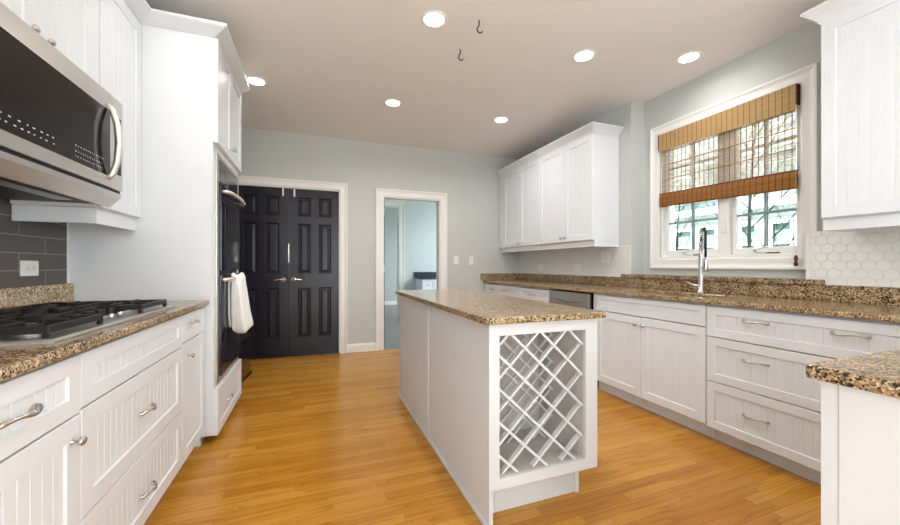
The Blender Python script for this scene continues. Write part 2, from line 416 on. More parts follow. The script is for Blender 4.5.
# charcoal tile on the left wall behind the cooktop
struct(M(fL(XL)).box(.2, 2.664, 1.0, 1.95, 0, .008).build('wall_left_tile', 'tile'))
M_ = M(fL(XL)).box(2.664, 2.688, 1.03, 1.42, 0, .009); struct(M_.build('trim_1', 'plate'))
# hexagon tile
def hexwall(name, y0, y1, z0, z1, X, r=.034, g=.0012, th=.006):
    m = M(fR(X)); w = math.sqrt(3) * r; row = 0; z = z0 - r
    while z < z1 + r:
        y = y0 - w + (w / 2 if row % 2 else 0)
        while y < y1 + w:
            def clip(k, c):
                q = []
                for j in range(6):
                    an = math.pi / 6 + j * math.pi / 3
                    q.append((min(max(y + k * math.cos(an), y0), y1), min(max(z + k * math.sin(an), z0), z1), c))
                return q
            if y > y0 - w * .45 and y < y1 + w * .45 and z > z0 - r * .9 and z < z1 + r * .9:
                m.loops([clip(r - g, 0), clip(r - g, th - .0015), clip(r - g - .0022, th)], True, False, True)
            y += w
        row += 1; z += 1.5 * r
    o = M(fR(X)).box(y0, y1, z0, z1, 0, .003).build(name, 'grout')
    m.build('tile_surface', 'hexa', o)
    return struct(o)
hexwall('wall_right_tile', 2.80, YB, 1.012, 1.335, XR)
hexwall('wall_right_tile', .2, 1.375, 1.012, 1.345, XR)
struct(M(fR(XR)).box(1.375, 1.395, 1.012, 1.345, -.003, .0065).build('trim_2', 'hexa', bevel=.003))
struct(M(fR(XR)).box(2.775, 2.80, 1.012, 1.335, -.003, .0065).build('trim_3', 'hexa', bevel=.003))

# casings: profile (across the width from the opening edge, thickness)
CAS = [(0, 0), (0, .012), (.012, .017), (.050, .015), (.066, .019), (.078, .026), (.092, .026), (.092, 0)]
def casing(name, fr, a0, a1, b1, k=1.0, b0=0.0):
    path = [(a1, b0), (a1, b1), (a0, b1), (a0, b0)]
    return struct(M(fr).sweep(path, [(-o * k, c) for o, c in CAS]).build(name, 'trim'))
casing('trim_4', fB(YB), -.895, .319, DZ)
casing('trim_5', fB(YB), .872, 1.679, PZ, 1.1)
casing('trim_6', fF(YB + .13), .872, 1.679, PZ)
# jamb linings
for n, (a0, a1, z) in (('trim_7', (-.895, .319, DZ)), ('trim_8', (.872, 1.679, PZ))):
    struct(M(fB(YB)).sweep([(a1, 0), (a1, z), (a0, z), (a0, 0)], [(.0, -.13), (.0, .0), (.012, .0), (.012, -.13)]).build(n, 'trim'))
BSE = [(0, 0), (.014, 0), (.014, .085), (.009, .098), (.006, .11), (0, .11)]
def baseboard(name, fr, a0, a1, mat='trim'):
    return struct(M(fr).loops([[(a, z, d) for d, z in BSE] for a in (a0, a1)]).build(name, mat))
baseboard('baseboard_back', fB(YB), .411, .771)
baseboard('baseboard_back', fB(YB), 1.78, 2.40)

# six-panel charcoal doors
def panel_door(name, fr, a0, a1, z0, z1, t=.040, both=False):
    w = a1 - a0; st = .105; mid = .095; pw = (w - 2 * st - mid) / 2
    As = [a0, a0 + st, a0 + st + pw, a0 + st + pw + mid, a1 - st, a1]
    k = (z1 - z0) / 2.085
    Bs = [z0, z0 + .225 * k, z0 + .845 * k, z0 + 1.02 * k, z0 + 1.645 * k, z0 + 1.735 * k, z0 + 1.975 * k, z1]
    holes = {(i, j) for i in (1, 3) for j in (1, 3, 5)}
    m = M(fr).plate(As, Bs, holes, -t, 0)
    for i in (1, 3):
        for j in (1, 3, 5):
            p0, p1, q0, q1 = As[i], As[i + 1], Bs[j], Bs[j + 1]
            rc = lambda d, c: [(p0 + d, q0 + d, c), (p1 - d, q0 + d, c), (p1 - d, q1 - d, c), (p0 + d, q1 - d, c)]
            m.loops([rc(0, -.0005), rc(.006, -.004), rc(.014, -.013), rc(.022, -.013), rc(.046, -.004), rc(.05, -.004)], True, False, True)
            m.loops([rc(0, -t), rc(.001, -t + .006)], True, False, True)
    return struct(m.build(name, 'black'))
def lever(fr, a, z, side, parent):
    O = Vector(fr(a, z, 0)); ax = Vector(fr(a, z, 1)) - O
    m = M().lathe(O, ax, [(.034, 0), (.034, .004), (.029, .011), (.013, .014), (.011, .042), (.013, .050), (.0, .052)], 20)
    m.tube([fr(a + side * q, z + dz, .044 + dc) for q, dz, dc in ((0, 0, 0), (.02, .002, .003), (.045, .004, .004), (.07, .001, .003), (.092, -.005, 0), (.105, -.004, -.003))], [.012, .0115, .0105, .0095, .009, .007], 10)
    return m.build('door_handle', 'chrome', parent, smooth=True)
d1 = panel_door('door_1', fB(YB + .035), -.893, -.2895, .006, DZ - .003)
d2 = panel_door('door_2', fB(YB + .035), -.2865, .317, .006, DZ - .003)
lever(fB(YB + .035), -.345, .955, -1, d1); lever(fB(YB + .035), -.232, .955, 1, d2)
M(fB(YB + .035)).box(-.293, -.281, .95 + .22, 1.40, 0, .012).build('astragal_plate', 'nickel', d1)
for i, (a, d) in enumerate(((-.350, d1), (-.222, d2))):
    M(fB(YB + .035)).box(a - .008, a + .008, 1.985, 2.088, 0, .008).build('top_bolt', 'nickel', d)
struct(M().box(-1.45, .149, YB, YB + .80, -.10, 0).build('floor', 'floor')); struct(M().plate([-1.60, -1.45, .03, .149 + .19], [YB + .132, YB + .80, YB + .90], {(1, 0), (2, 1), (2, 0)}, 0, ZC).build('wall_back', 'wall'))  # unseen closet box, added to stop light through the door gaps
# open door into the side room, seen on edge
d3 = panel_door('door_3', fL(.918), 5.04, 5.83, .01, PZ - .01)
for z in (.25, 1.03, 1.82):
    M().box(.884, .912, 5.012, 5.0395, z, z + .10).build('hinge', 'nickel', d3)

# ------------------------------------------------------------------ side room beyond the passage
YM = 7.75
struct(M().box(.15, 3.6, YB, 11.0, -.10, 0).build('floor', 'slate'))
struct(M(fL(.15)).box(YB + .13, 11.0, 0, ZC, -.12, 0).build('wall_left', 'aqua'))
struct(M(fR(3.4)).plate([YB + .13, 5.3, 7.4, 8.3, 10.0, 11.0], [0, .5, 2.6, ZC], {(1, 1), (3, 1)}, -.12, 0).build('wall_right', 'aqua'))  # out-of-view openings, added and enlarged to brighten these two rooms
struct(M(fB(YM)).plate([.15, .90, 1.715, 3.4], [0, 2.40, ZC], {(1, 0)}, -.12, 0).build('wall_back', 'aqua'))
struct(M(fF(YB + .13)).plate([.15, .872, 1.679, 3.4], [0, PZ, ZC], {(1, 0)}, 0, .01).build('wall_front', 'aqua'))
struct(M(fB(10.4)).box(.15, 3.4, 0, ZC, -.12, 0).build('wall_back', 'aqua_g'))
casing('trim_9', fB(YM), .90, 1.715, 2.40, 1.4)
struct(M(fB(YM)).sweep([(1.715, 0), (1.715, 2.40), (.90, 2.40), (.90, 0)], [(.0, -.12), (.0, .0), (.012, .0), (.012, -.12)]).build('trim_10', 'trim'))
baseboard('baseboard_back', fB(10.4), .15, 3.4)
baseboard('baseboard_back', fB(YM), 1.85, 2.05)
portal('side_room_daylight', (3.5, 6.35, 1.55), (0, R(90), 0), 2.1, 2.1)
portal('end_room_daylight', (3.5, 9.15, 1.55), (0, R(90), 0), 2.1, 1.7)

van = thing('vanity_cabinet', 'small white cabinet with dark top in the aqua room beyond the doorway', 'cabinet', (2.45, 7.48, 0))
carcass(fB(7.22), 2.08, 2.95, .10, .845, .50, van, toe=.06)
M().box(2.05, 2.98, 7.19, YM - .004, .845, .875).build('countertop', 'ink', van, bevel=.003)
M().box(2.05, 2.98, YM - .024, YM - .004, .875, .985).build('backsplash', 'ink', van)
for c0, c1 in ((2.085, 2.335), (2.345, 2.56), (2.57, 2.945)):
    for z0, z1 in ((.63, .835), (.40, .62), (.11, .39)):
        d = shaker(fB(7.22), c0, c1, z0, z1, .03, bead=False).build('drawer', 'white', van)
        knob(fB(7.22), (c0 + c1) / 2, (z0 + z1) / 2, .02, d, 'blackp')
fa = thing('basin_faucet', 'small black faucet over the dark top in the aqua room', 'faucet', (2.62, 7.60, .875))
M().lathe((2.62, 7.60, .875), (0, 0, 1), [(.022, 0), (.022, .01), (.012, .014), (.012, .29), (0, .30)], 12).build('body', 'blackp', fa, smooth=True)
M().tube([(2.62, 7.60, 1.165), (2.61, 7.52, 1.19), (2.60, 7.44, 1.185), (2.60, 7.42, 1.165)], .011, 8).build('spout', 'blackp', fa, smooth=True)

# ------------------------------------------------------------------ window
win = struct(M(fR(XW)).sweep([(WY0, WZ0), (WY1, WZ0), (WY1, WZ1), (WY0, WZ1)], [(-o, c) for o, c in CAS], True).build('window_1', 'trim'))
MU = 2.012
M(fR(XW)).plate([WY0, WY0 + .018, MU - .04, MU + .04, WY1 - .018, WY1], [WZ0, WZ0 + .022, WZ1 - .02, WZ1], {(1, 1), (3, 1)}, -.17, -.012).build('window_frame', 'trim', win, bevel=.003)
for y0, y1 in ((WY0 + .019, MU - .041), (MU + .041, WY1 - .019)):
    z0, z1 = WZ0 + .023, WZ1 - .021; s = .052
    sash = M(fR(XW)).plate([y0, y0 + s * .6, y1 - s * .6, y1], [z0, z0 + s, z1 - s, z1], {(1, 1)}, -.095, -.045).build('sash', 'trim', win, bevel=.004)
    g0, g1, h0, h1 = y0 + s * .6, y1 - s * .6, z0 + s, z1 - s
    M(fR(XW)).box(g0 - .004, g1 + .004, h0 - .004, h1 + .004, -.074, -.068).build('pane', 'pane', win)
    mm = M(fR(XW)); gm = (g0 + g1) / 2
    for c in (-.066, -.086):
        mm.box(gm - .008, gm + .008, h0, h1, c, c + .010)
        for k in (1, 2, 3):
            zz = h0 + (h1 - h0) * k / 4; mm.box(g0, g1, zz - .008, zz + .008, c + .001, c + .009)
    mm.build('muntin', 'grille', sash)
    # casement crank on the sill
    cy = (y0 + y1) / 2 + .03; cz = WZ0 + .022
    cr = M(fR(XW)).box(cy - .055, cy + .055, cz, cz + .020, -.040, -.012)
    cr.build('crank', 'plate', win, bevel=.005)
    M().tube([(XW + .010, cy + .01, cz + .02), (XW - .006, cy + .015, cz + .034), (XW - .010, cy - .03, cz + .040), (XW - .008, cy - .065, cz + .052), (XW - .008, cy - .085, cz + .048)], [.009, .008, .006, .006, .008], 8).build('crank_handle', 'plate', win, smooth=True)
    M(fR(XW)).box(gm - .10, gm + .02, z0 + .001, z0 + .010, -.044, -.036).build('crank_track', 'slot', win)
M(fR(XW)).box(MU - .012, MU + .012, 1.40, 1.52, -.012, .0).build('sash_lock', 'plate', win, bevel=.004)
# granite ledge below the window
tag(M().plate([2.912, 3.124], [1.300, 2.860], set(), 1.013, 1.043).build('granite_ledge', 'granite_d', bevel=.006), 'narrow granite ledge below the window', 'ledge')
bpy.data.objects['granite_ledge'].modifiers.clear()

# roman shade
XS = 3.112
sh = thing('roman_shade', 'woven bamboo roman shade half lowered over the kitchen window', 'blind', (XS, 2.04, 2.37))
M().box(XS - .012, XS + .018, 1.508, 2.572, 2.345, 2.372).build('headrail', 'reed_d', sh)
M().prism([(1.512, 2.195), (2.570, 2.212), (2.570, 2.368), (1.512, 2.373)], XS - .028, XS - .020, 0).build('valance', 'reed', sh)
M().box(XS - .030, XS + .018, 1.5065, 1.5115, 2.230, 2.373).build('end_cap', 'cherry', sh)
M().box(XS - .030, XS + .018, 2.5705, 2.5750, 2.230, 2.373).build('end_cap', 'cherry', sh)
M().prism([(1.530, 1.76), (2.560, 1.78), (2.560, 2.345), (1.520, 2.345)], XS + .004, XS + .007, 0).build('shade_panel', 'reed_s', sh)
m = M(); ys = ((1.512, -.032), (2.566, -.004))
m.loops([[(XS + .004, y, 1.77 + d), (XS - .012, y, 1.812 + d), (XS - .018, y, 1.810 + d), (XS - .026, y, 1.77 + d), (XS - .024, y, 1.700 + d), (XS - .014, y, 1.688 + d), (XS - .002, y, 1.695 + d), (XS + .004, y, 1.73 + d)] for y, d in ys])
m.build('bottom_fold', 'reed_d', sh)
M().tube([(XS - .012, 1.506, 1.782), (XS - .012, 2.570, 1.808)], .0065, 8).build('fold_bar', 'cherry', sh)
m = M()
for z in (1.94, 2.08, 2.20): m.tube([(XS + .001, 1.524, z), (XS + .001, 2.558, z)], .004, 6)
m.build('batten', 'reed', sh)
M().tube([(XS - .033, 1.508, 2.22), (XS - .033, 1.508, 1.20)], .0014, 6).build('pull_cord', 'cord', sh)
M().lathe((XS - .033, 1.508, 1.125), (0, 0, 1), [(.004, 0), (.011, .004), (.013, .018), (.007, .034), (.010, .046), (.011, .060), (.006, .074), (0, .077)], 12).build('tassel', 'cherry', sh, smooth=True)

# ------------------------------------------------------------------ outside the window
struct(M().prism([(XL - .15, 2.89), (3.45, 2.89), (3.45, 8.0), (1.0, 9.6), (XL - .15, 8.0)], YF - .1, 11.2, 1).build('wall_sun_blocker', 'siding'))  # unseen block added to keep direct sunlight off the neighbour house
struct(M().box(3.6, 45, -25, 40, -.75, -.60).build('ground', 'lawn'))
hs = thing('neighbour_house', 'white sided house seen through the window panes', 'house', (14, 9, -.6))
HX = 9.5
WINS = ((2.6, 3.2), (4.20, 4.62), (4.74, 5.06), (5.40, 5.86), (6.30, 6.62), (6.92, 7.34), (8.0, 8.5), (9.4, 10.0))
M(fR(HX)).plate([-2] + [y for w in WINS for y in w] + [17], [-.6, 1.05, 2.05, 3.0], {(2 * k + 1, 1) for k in range(len(WINS))}, -.2, 0).build('wall', 'siding', hs)
for y0, y1 in WINS:
    f = M(fR(HX)).sweep([(y0, 1.05), (y1, 1.05), (y1, 2.05), (y0, 2.05)], [(0, -.06), (0, .03), (-.07, .03), (-.07, 0)], True).build('window', 'trim', hs)
    M(fR(HX)).box(y0, y1, 1.05, 2.05, -.12, -.09).build('pane', 'hglass', f)
    M(fR(HX)).box(y0, y1, 1.60, 1.63, -.09, -.04).build('sash_rail', 'trim', f)
M(fR(HX)).box(-2.4, 17.4, 2.42, 2.58, 0, .25).build('eave', 'trim', hs)
M().prism([(HX - .4, 2.99), (HX + 3.2, 4.6), (HX + 3.4, 2.99)], -2.4, 17.4, 1).build('roof', 'hroof', hs)
M(fR(HX)).prism([(6.2, 2.99), (8.6, 2.99), (7.4, 3.9)], .2, .6).build('gable', 'siding', hs)
def tree(x, y, z, h, label, seed, r0=.038, nb=12):
    rn = random.Random(seed); t = thing('bare_tree', label, 'tree', (x, y, z)); m = M()
    def limb(p, d, L, r, k, lift):
        q = Vector(p); pts = [q.copy()]; dd = Vector(d).normalized()
        for i in range(5):
            dd = (dd + Vector((rn.uniform(-.12, .12), rn.uniform(-.12, .12), lift))).normalized(); q = q + dd * L / 5; pts.append(q.copy())
        m.tube([tuple(a) for a in pts], [r * (1 - .15 * i) for i in range(6)], 5)
        if k:
            for j in range(4):
                s0 = pts[1 + j % 5]; sd = 1 if j % 2 else -1
                limb(s0, (dd.x + rn.uniform(-.3, .3), dd.y + sd * rn.uniform(.35, .8), dd.z + rn.uniform(-.1, .4)), L * rn.uniform(.4, .6), r * .5, k - 1, .05)
    tr = [Vector((x + .05 * math.sin(i), y - .012 * i, z + h * i / 8)) for i in range(9)]
    m.tube([tuple(a) for a in tr], [r0 * (1 - .09 * i) for i in range(9)], 8)
    for j in range(nb):
        u = .34 + .62 * j / nb; p = tr[0].lerp(tr[8], u); sd = 1 if j % 2 else -1
        limb(p, (rn.uniform(-.5, .5), sd * rn.uniform(.5, 1.0), rn.uniform(.55, 1.0)), h * (.42 - .22 * u), r0 * .30, 2, .08)
    return m.build('trunk', 'bark', t)
tree(6.0, 3.52, -.6, 4.2, 'bare tree with a slim trunk outside the sash away from the faucet', 3)
tree(7.4, 5.75, -.6, 3.6, 'bare tree with thin twigs outside the sash behind the faucet', 11, .03, 8)

# ------------------------------------------------------------------ ceiling lamps and hooks
def downlight(x, y, label, dim=1.0):
    t = thing('ceiling_light', label, 'ceiling light', (x, y, ZC), 'recessed ceiling lights')
    M().lathe((x, y, ZC), (0, 0, -1), [(.090, 0), (.090, .002), (.084, .005), (.074, .005), (.069, .003), (.066, .0)], 32).build('trim_ring', 'trim', t, smooth=True)
    M().lathe((x, y, ZC), (0, 0, -1), [(.066, 0), (.066, .003), (.03, .005), (0, .0055)], 24).build('lens', 'lens', t, smooth=True)
    l = bpy.data.lights.new('lamp_bulb', 'AREA'); l.shape = 'DISK'; l.size = .13; l.energy = DOWN_W * dim; l.color = DOWN_COL; l.spread = R(160)
    o = bpy.data.objects.new('lamp_bulb', l); link(o, t); o.location = (0, 0, -.012)
for x, y, lb in ((.752, 2.312, 'lit recessed ceiling light nearest the two ceiling hooks'), (-.477, 3.640, 'lit recessed ceiling light beside the tall oven cabinet'),
                 (.749, 3.646, 'lit recessed ceiling light between the charcoal double doors and the passage doorway'), (1.974, 3.646, 'lit recessed ceiling light nearest the four-door wall cabinets'),
                 (1.977, 2.306, 'lit recessed ceiling light over the aisle between island and sink'), (2.765, 2.036, 'lit recessed ceiling light directly over the sink and window'),
                 (-.477, 2.31, 'added unseen ceiling light over the aisle beside the cooktop'), (.75, .98, 'added unseen ceiling light over the open floor before the island')):  # both out of view, added along the lamp grid for their light
    downlight(x, y, lb, .35 if x > 2.5 else (.28 if x < 0 else (.7 if y < 1.5 else 1.0)))
def hook(x, y, label):
    m = M().tube([(x, y, ZC), (x, y, ZC - .035), (x - .010, y, ZC - .050), (x - .014, y, ZC - .062), (x - .010, y, ZC - .076), (x + .002, y, ZC - .084), (x + .016, y, ZC - .080), (x + .026, y, ZC - .068)], .0045, 8)
    return tag(m.build('ceiling_hook', 'hook', smooth=True, loc=(x, y, ZC)), label, 'hook', 'ceiling hooks')
hook(1.034, 2.215, 'dark metal ceiling hook closer to the camera'); hook(1.039, 2.560, 'dark metal ceiling hook closer to the doors')

# ------------------------------------------------------------------ left run
ZT, ZU = .914, .884
XLF = -.637        # door faces
fl = fL(XLF - .02)
def base(label, loc):
    return thing('base_cabinet', label, 'cabinet', loc, 'white base cabinets')
c = base('white base cabinet left of the cooktop drawers with one drawer over a beadboard door', (-.97, 1.0, 0))
carcass(fl, .60, 1.3775, .09, ZU, .603, c, toe=.055)
d = shaker(fl, .958, 1.3755, .704, .872, .05).build('drawer', 'white', c); pull(fl, 1.128, .786, .02, d, .125)
d = shaker(fl, .958, 1.3755, .095, .698, .06).build('door', 'white', c); knob(fl, 1.334, .634, .02, d)
shaker(fl, .604, .954, .095, .872, .06).build('door', 'white', c)
c = base('wide white drawer cabinet under the gas cooktop', (-.97, 1.87, 0))
carcass(fl, 1.3795, 2.2605, .09, ZU, .603, c, toe=.055)
shaker(fl, 1.3815, 2.2585, .712, .872, .05).build('false_front', 'white', c)
d = shaker(fl, 1.3815, 2.2585, .384, .706, .06).build('drawer', 'white', c); pull(fl, 1.822, .546, .02, d, .105)
d = shaker(fl, 1.3815, 2.2585, .092, .378, .06).build('drawer', 'white', c); pull(fl, 1.828, .216, .02, d, .105)
c = base('narrow white base cabinet between the cooktop drawers and the oven tower', (-.97, 2.5, 0))
carcass(fl, 2.2625, 2.680, .09, ZU, .603, c, toe=.055)
d = shaker(fl, 2.2645, 2.676, .725, .872, .045).build('drawer', 'white', c); pull(fl, 2.440, .812, .02, d, .085)
d = shaker(fl, 2.2645, 2.676, .092, .719, .06).build('door', 'white', c); knob(fl, 2.345, .644, .02, d)
# countertop, with a cut-out for the cooktop
tag(M().plate([XL + .002, -1.17, -.70, -.613], [.60, 1.37, 2.25, 2.684], {(1, 1)}, ZU, ZT).build('countertop', 'granite', bevel=.007),
    'brown granite countertop under the gas cooktop along the left wall', 'countertop')
tag(M().box(XL + .001, XL + .030, .60, 2.686, ZT + .001, 1.030).build('granite_backsplash', 'granite_l', bevel=.004), 'low pale granite backsplash strip below the charcoal wall tile', 'backsplash')

# cooktop
ck = thing('gas_cooktop', 'stainless gas cooktop with black cast iron grates set in the left counter', 'cooktop', (-.93, 1.81, ZT))
X0, X1, Y0, Y1 = -1.205, -.676, 1.338, 2.282
rc = lambda i, z: [(X0 + i, Y0 + i, z), (X1 - i, Y0 + i, z), (X1 - i, Y1 - i, z), (X0 + i, Y1 - i, z)]
M().loops([rc(.0, ZT + .0005), rc(0, ZT + .005), rc(.006, ZT + .011), rc(.026, ZT + .011), rc(.036, ZT + .006)]).build('base_plate', 'steel', ck)
W3 = (Y1 - Y0 - .044) / 3
for k in range(3):
    y0 = Y0 + .022 + k * W3 + .004; y1 = y0 + W3 - .008; x0 = X0 + .045; x1 = X1 - (.026 if k != 1 else .17); z = ZT + .024
    m = M(); b = .0075
    m.box(x0, x1, y0, y0 + 2 * b, z, z + .021).box(x0, x1, y1 - 2 * b, y1, z, z + .021)
    m.box(x0, x0 + 2 * b, y0 + 2 * b, y1 - 2 * b, z, z + .021).box(x1 - 2 * b, x1, y0 + 2 * b, y1 - 2 * b, z, z + .021)
    cy = (y0 + y1) / 2; cx = (x0 + x1) / 2
    m.box(cx - b, cx + b, y0 + 2 * b, y1 - 2 * b, z, z + .021)
    for q in ((x0 + cx) / 2, (x1 + cx) / 2):
        m.box(q - b, q + b, y0 + 2 * b, cy - .035, z + .001, z + .025).box(q - b, q + b, cy + .035, y1 - 2 * b, z + .001, z + .025)
        m.box(q - .09, q - .035, cy - b, cy + b, z + .001, z + .025).box(q + .035, q + .09, cy - b, cy + b, z + .001, z + .025)
    for xx in (x0, x1 - 2 * b):
        for yy in (y0, y1 - 2 * b): m.box(xx, xx + 2 * b, yy, yy + 2 * b, ZT + .008, z)
    m.build('grate', 'iron', ck, bevel=.0025)
    for q in (((x0 + cx) / 2, (x1 + cx) / 2) if k != 1 else (cx,)):
        bu = M().lathe((q, cy, ZT + .006), (0, 0, 1), [(.050, 0), (.050, .006), (.040, .010), (.040, .018)], 24).build('burner', 'steel_d', ck, smooth=False)
        M().lathe((q, cy, ZT + .025), (0, 0, 1), [(.034, 0), (.037, .003), (.036, .008), (.0, .010)], 24).build('burner_cap', 'iron', bu)
for k in range(5):
    kx, ky = -.805, 1.71 + k * .080
    kb = M().lathe((kx, ky, ZT + .0075), (0, 0, 1), [(.023, 0), (.023, .004), (.019, .007)], 20).build('knob', 'chrome', ck)
    M().lathe((kx, ky, ZT + .015), (0, 0, 1), [(.020, 0), (.018, .022), (.016, .026), (0, .0265)], 20).build('knob_grip', 'blackp', kb)

# outlet on the charcoal tile
def wallplate(name, label, cat, fr, a, z, w, h, kind, group):
    t = thing(name, label, cat, fr(a, z, 0), group)
    M(fr).box(a - w / 2, a + w / 2, z - h / 2, z + h / 2, 0, .006).build('cover_plate', 'plate', t, bevel=.002)
    hor = w > h
    if kind == 'outlet':
        M(fr).box(a - (.034 if hor else .017), a + (.034 if hor else .017), z - (.017 if hor else .034), z + (.017 if hor else .034), .006, .0075).build('socket', 'plate', t, bevel=.001)
        for s in (-1, 1):
            aa, zz = (a + s * .019, z) if hor else (a, z + s * .019)
            for q in (-1, 1):
                if hor: M(fr).box(aa - .004, aa + .004, zz + q * .006 - .0012, zz + q * .006 + .0012, .0074, .0079).build('slot', 'slot', t)
                else: M(fr).box(aa + q * .006 - .0012, aa + q * .006 + .0012, zz - .004, zz + .004, .0074, .0079).build('slot', 'slot', t)
            M(fr).box(aa + (.009 if hor else -.002), aa + (.013 if hor else .002), zz - (.002 if hor else .013), zz + (.002 if hor else -.009), .0074, .0079).build('slot', 'slot', t)
    else:
        M(fr).box(a - .016, a + .016, z - .033, z + .033, .006, .0095).build('rocker', 'plate', t, bevel=.002)
    return t
wallplate('outlet', 'white horizontal outlet on the charcoal tile above the cooktop', 'outlet', fL(XL + .008), 2.372, 1.117, .118, .074, 'outlet', None)

# wall cabinets on the left
XU = -.96
fu = fL(XU - .02)
CROWN = [(0, 0), (.006, 0), (.012, .018), (.030, .040), (.058, .066), (.064, .070), (.064, .084), (0, .084)]
CROWN_L = [(0, 0), (.006, 0), (.078, .038), (.086, .046), (.086, .058), (0, .058)]
def crown(path, z, parent, mat='white', prof=CROWN):
    return M().sweep(path, [(-o, z + c) for o, c in prof]).build('crown', mat, parent)
ZTOP = 2.575
c = thing('wall_cabinet', 'white wall cabinet with two beadboard doors above the microwave', 'cabinet', (-1.13, 1.81, 1.93), 'white wall cabinets')
carcass(fu, 1.42, 2.230, 1.925, ZTOP, .30, c, top=True)
d = shaker(fu, 1.424, 1.800, 1.93, ZTOP - .012, .058).build('door', 'white', c); knob(fu, 1.757, 1.985, .02, d)
d = shaker(fu, 1.804, 2.176, 1.93, ZTOP - .012, .058).build('door', 'white', c); knob(fu, 1.843, 1.985, .02, d)
crown([(XU - .012, 1.42), (XU - .012, 2.230)], ZTOP - .003, c, 'white', CROWN_L)
c = thing('wall_cabinet', 'narrow white wall cabinet right of the microwave against the oven tower', 'cabinet', (-1.13, 2.45, 1.40), 'white wall cabinets')
carcass(fu, 2.234, 2.686, 1.410, ZTOP, .30, c, top=True)
shaker(fu, 2.238, 2.684, 1.414, ZTOP - .012, .064).build('door', 'white', c)
M(fu).box(2.180, 2.233, 1.93, ZTOP - .012, 0, .016).build('filler', 'white', c)
M().sweep([(XL + .012, 2.258), (XU - .025, 2.258), (XU - .025, 2.684)], [(0, 1.335), (0, 1.409), (.018, 1.409), (.018, 1.335)]).build('light_rail', 'white', c)
crown([(XU - .012, 2.232), (XU - .012, 2.684)], ZTOP - .003, c, 'white', CROWN_L)

# microwave over the range
mw = thing('microwave', 'stainless over-range microwave with dark glass door and bow handle', 'microwave', (-1.08, 1.83, 1.42))
MY0, MY1, MX = 1.455, 2.226, -.868
M().box(XL + .012, MX - .03, MY0 + .003, MY1 - .003, 1.475, 1.915).build('body', 'steel_d', mw)
fm = fL(MX - .03)
M(fm).prism([(MY0, 1.487), (2.108, 1.487), (2.108, 1.915), (MY0, 1.915)], 0, .030).build('door', 'steel', mw, bevel=.004)
door_m = [o for o in bpy.data.objects if o.parent == mw and o.name.startswith('door')][0]
M(fm).prism([(MY0 + .01, 1.535), (2.100, 1.535), (2.100, 1.820), (2.065, 1.832), (MY0 + .01, 1.838)], .0295, .0315).build('window', 'glass_m', door_m)
m = M(fm); rr = random.Random(5)
for row, z in enumerate((1.583, 1.562)):
    y = 1.47
    while y < 1.72: 
        w = rr.uniform(.010, .020); m.box(y, y + w * .6, z, z + .0035, .0314, .0319); y += w + rr.uniform(.010, .022)
for row, z in enumerate((1.598, 1.575, 1.556)):
    y = 1.84
    while y < 2.04:
        w = rr.uniform(.004, .010); m.box(y, y + w * .7, z, z + .0035, .0314, .0319); y += w + rr.uniform(.007, .012)
m.build('lettering', 'mark', door_m)
hp = [(2.075, 1.522, .030), (2.077, 1.540, .048), (2.080, 1.60, .064), (2.081, 1.685, .071), (2.080, 1.77, .064), (2.077, 1.832, .048), (2.075, 1.852, .030)]
M().tube([fm(*q) for q in hp], [.012, .013, .013, .013, .013, .013, .012], 12).build('handle', 'steel_h', door_m, smooth=True)
M(fm).box(2.111, MY1, 1.487, 1.915, 0, .028).build('side_panel', 'steel', mw, bevel=.004)
M(fm).box(MY0 + .004, MY1 - .004, 1.4745, 1.4865, -.02, .018).build('seam_strip', 'blackp', mw)
M(fm).box(2.150, 2.205, 1.56, 1.83, .0275, .0295).build('vent_strip', 'blackp', mw)
M().prism([(XL + .012, 1.474), (MX - .004, 1.474), (MX - .010, 1.455), (MX - .050, 1.412), (MX - .06, 1.410), (MX - .06, 1.440), (XL + .012, 1.440)], MY0, MY1, 1).build('bottom_panel', 'steel', mw, bevel=.003)
M().box(-1.26, MX - .065, MY0 + .01, MY1 - .01, 1.424, 1.439).build('grease_filter', 'blackp', mw)
M().box(-1.06, -1.00, MY0 + .06, MY1 - .12, 1.420, 1.4235).build('lamp_cover', 'steel', mw)

# ------------------------------------------------------------------ oven tower
XT = -.568
ft = fL(XT - .028)
tw = thing('oven_tower', 'tall white oven cabinet with a pair of doors above the ovens', 'cabinet', (-.94, 3.13, 0))
TY0, TY1 = 2.690, 3.500
# side panels with toe notch
for y0, y1 in ((TY0, TY0 + .02), (TY1 - .02, TY1)):
    M().prism([(XL + .002, 0), (XT - .095, 0), (XT - .095, .055), (XT - .0285, .055), (XT - .0285, ZTOP), (XL + .002, ZTOP)], y0, y1, 1).build('side_panel', 'white', tw)
M(ft).plate([TY0 + .02, TY0 + .05, TY1 - .03, TY1 - .02], [.055, .35, 1.868, ZTOP], {(1, 1)}, -.018, 0).build('face_frame', 'white', tw)
M(ft).box(TY0 + .02, TY1 - .02, .055, ZTOP, -.66, -.65).build('back_panel', 'white', tw)
M(ft).box(TY0 + .02, TY1 - .02, ZTOP - .02, ZTOP, -.65, -.018).build('top_panel', 'white', tw)
M(ft).box(TY0 + .02, TY1 - .02, 0, .055, -.09, -.075).build('toe_kick', 'white', tw)
d = shaker(ft, TY0 + .002, 3.086, 1.912, ZTOP - .004, .056, .028).build('door', 'white', tw); knob(ft, 3.060, 1.985, .028, d)
d = shaker(ft, 3.090, TY1 - .002, 1.912, ZTOP - .004, .056, .028).build('door', 'white', tw); knob(ft, 3.116, 1.985, .028, d)
d = shaker(ft, TY0 + .002, TY1 - .002, .052, .345, .056, .028, bead=False).build('drawer', 'white', tw); pull(ft, 3.0, .19, .028, d, .11)
crown([(XU - .004, TY0 + .0), (XT - .022, TY0 + .0), (XT - .022, TY1)], ZTOP - .003, tw, 'white', CROWN_L)

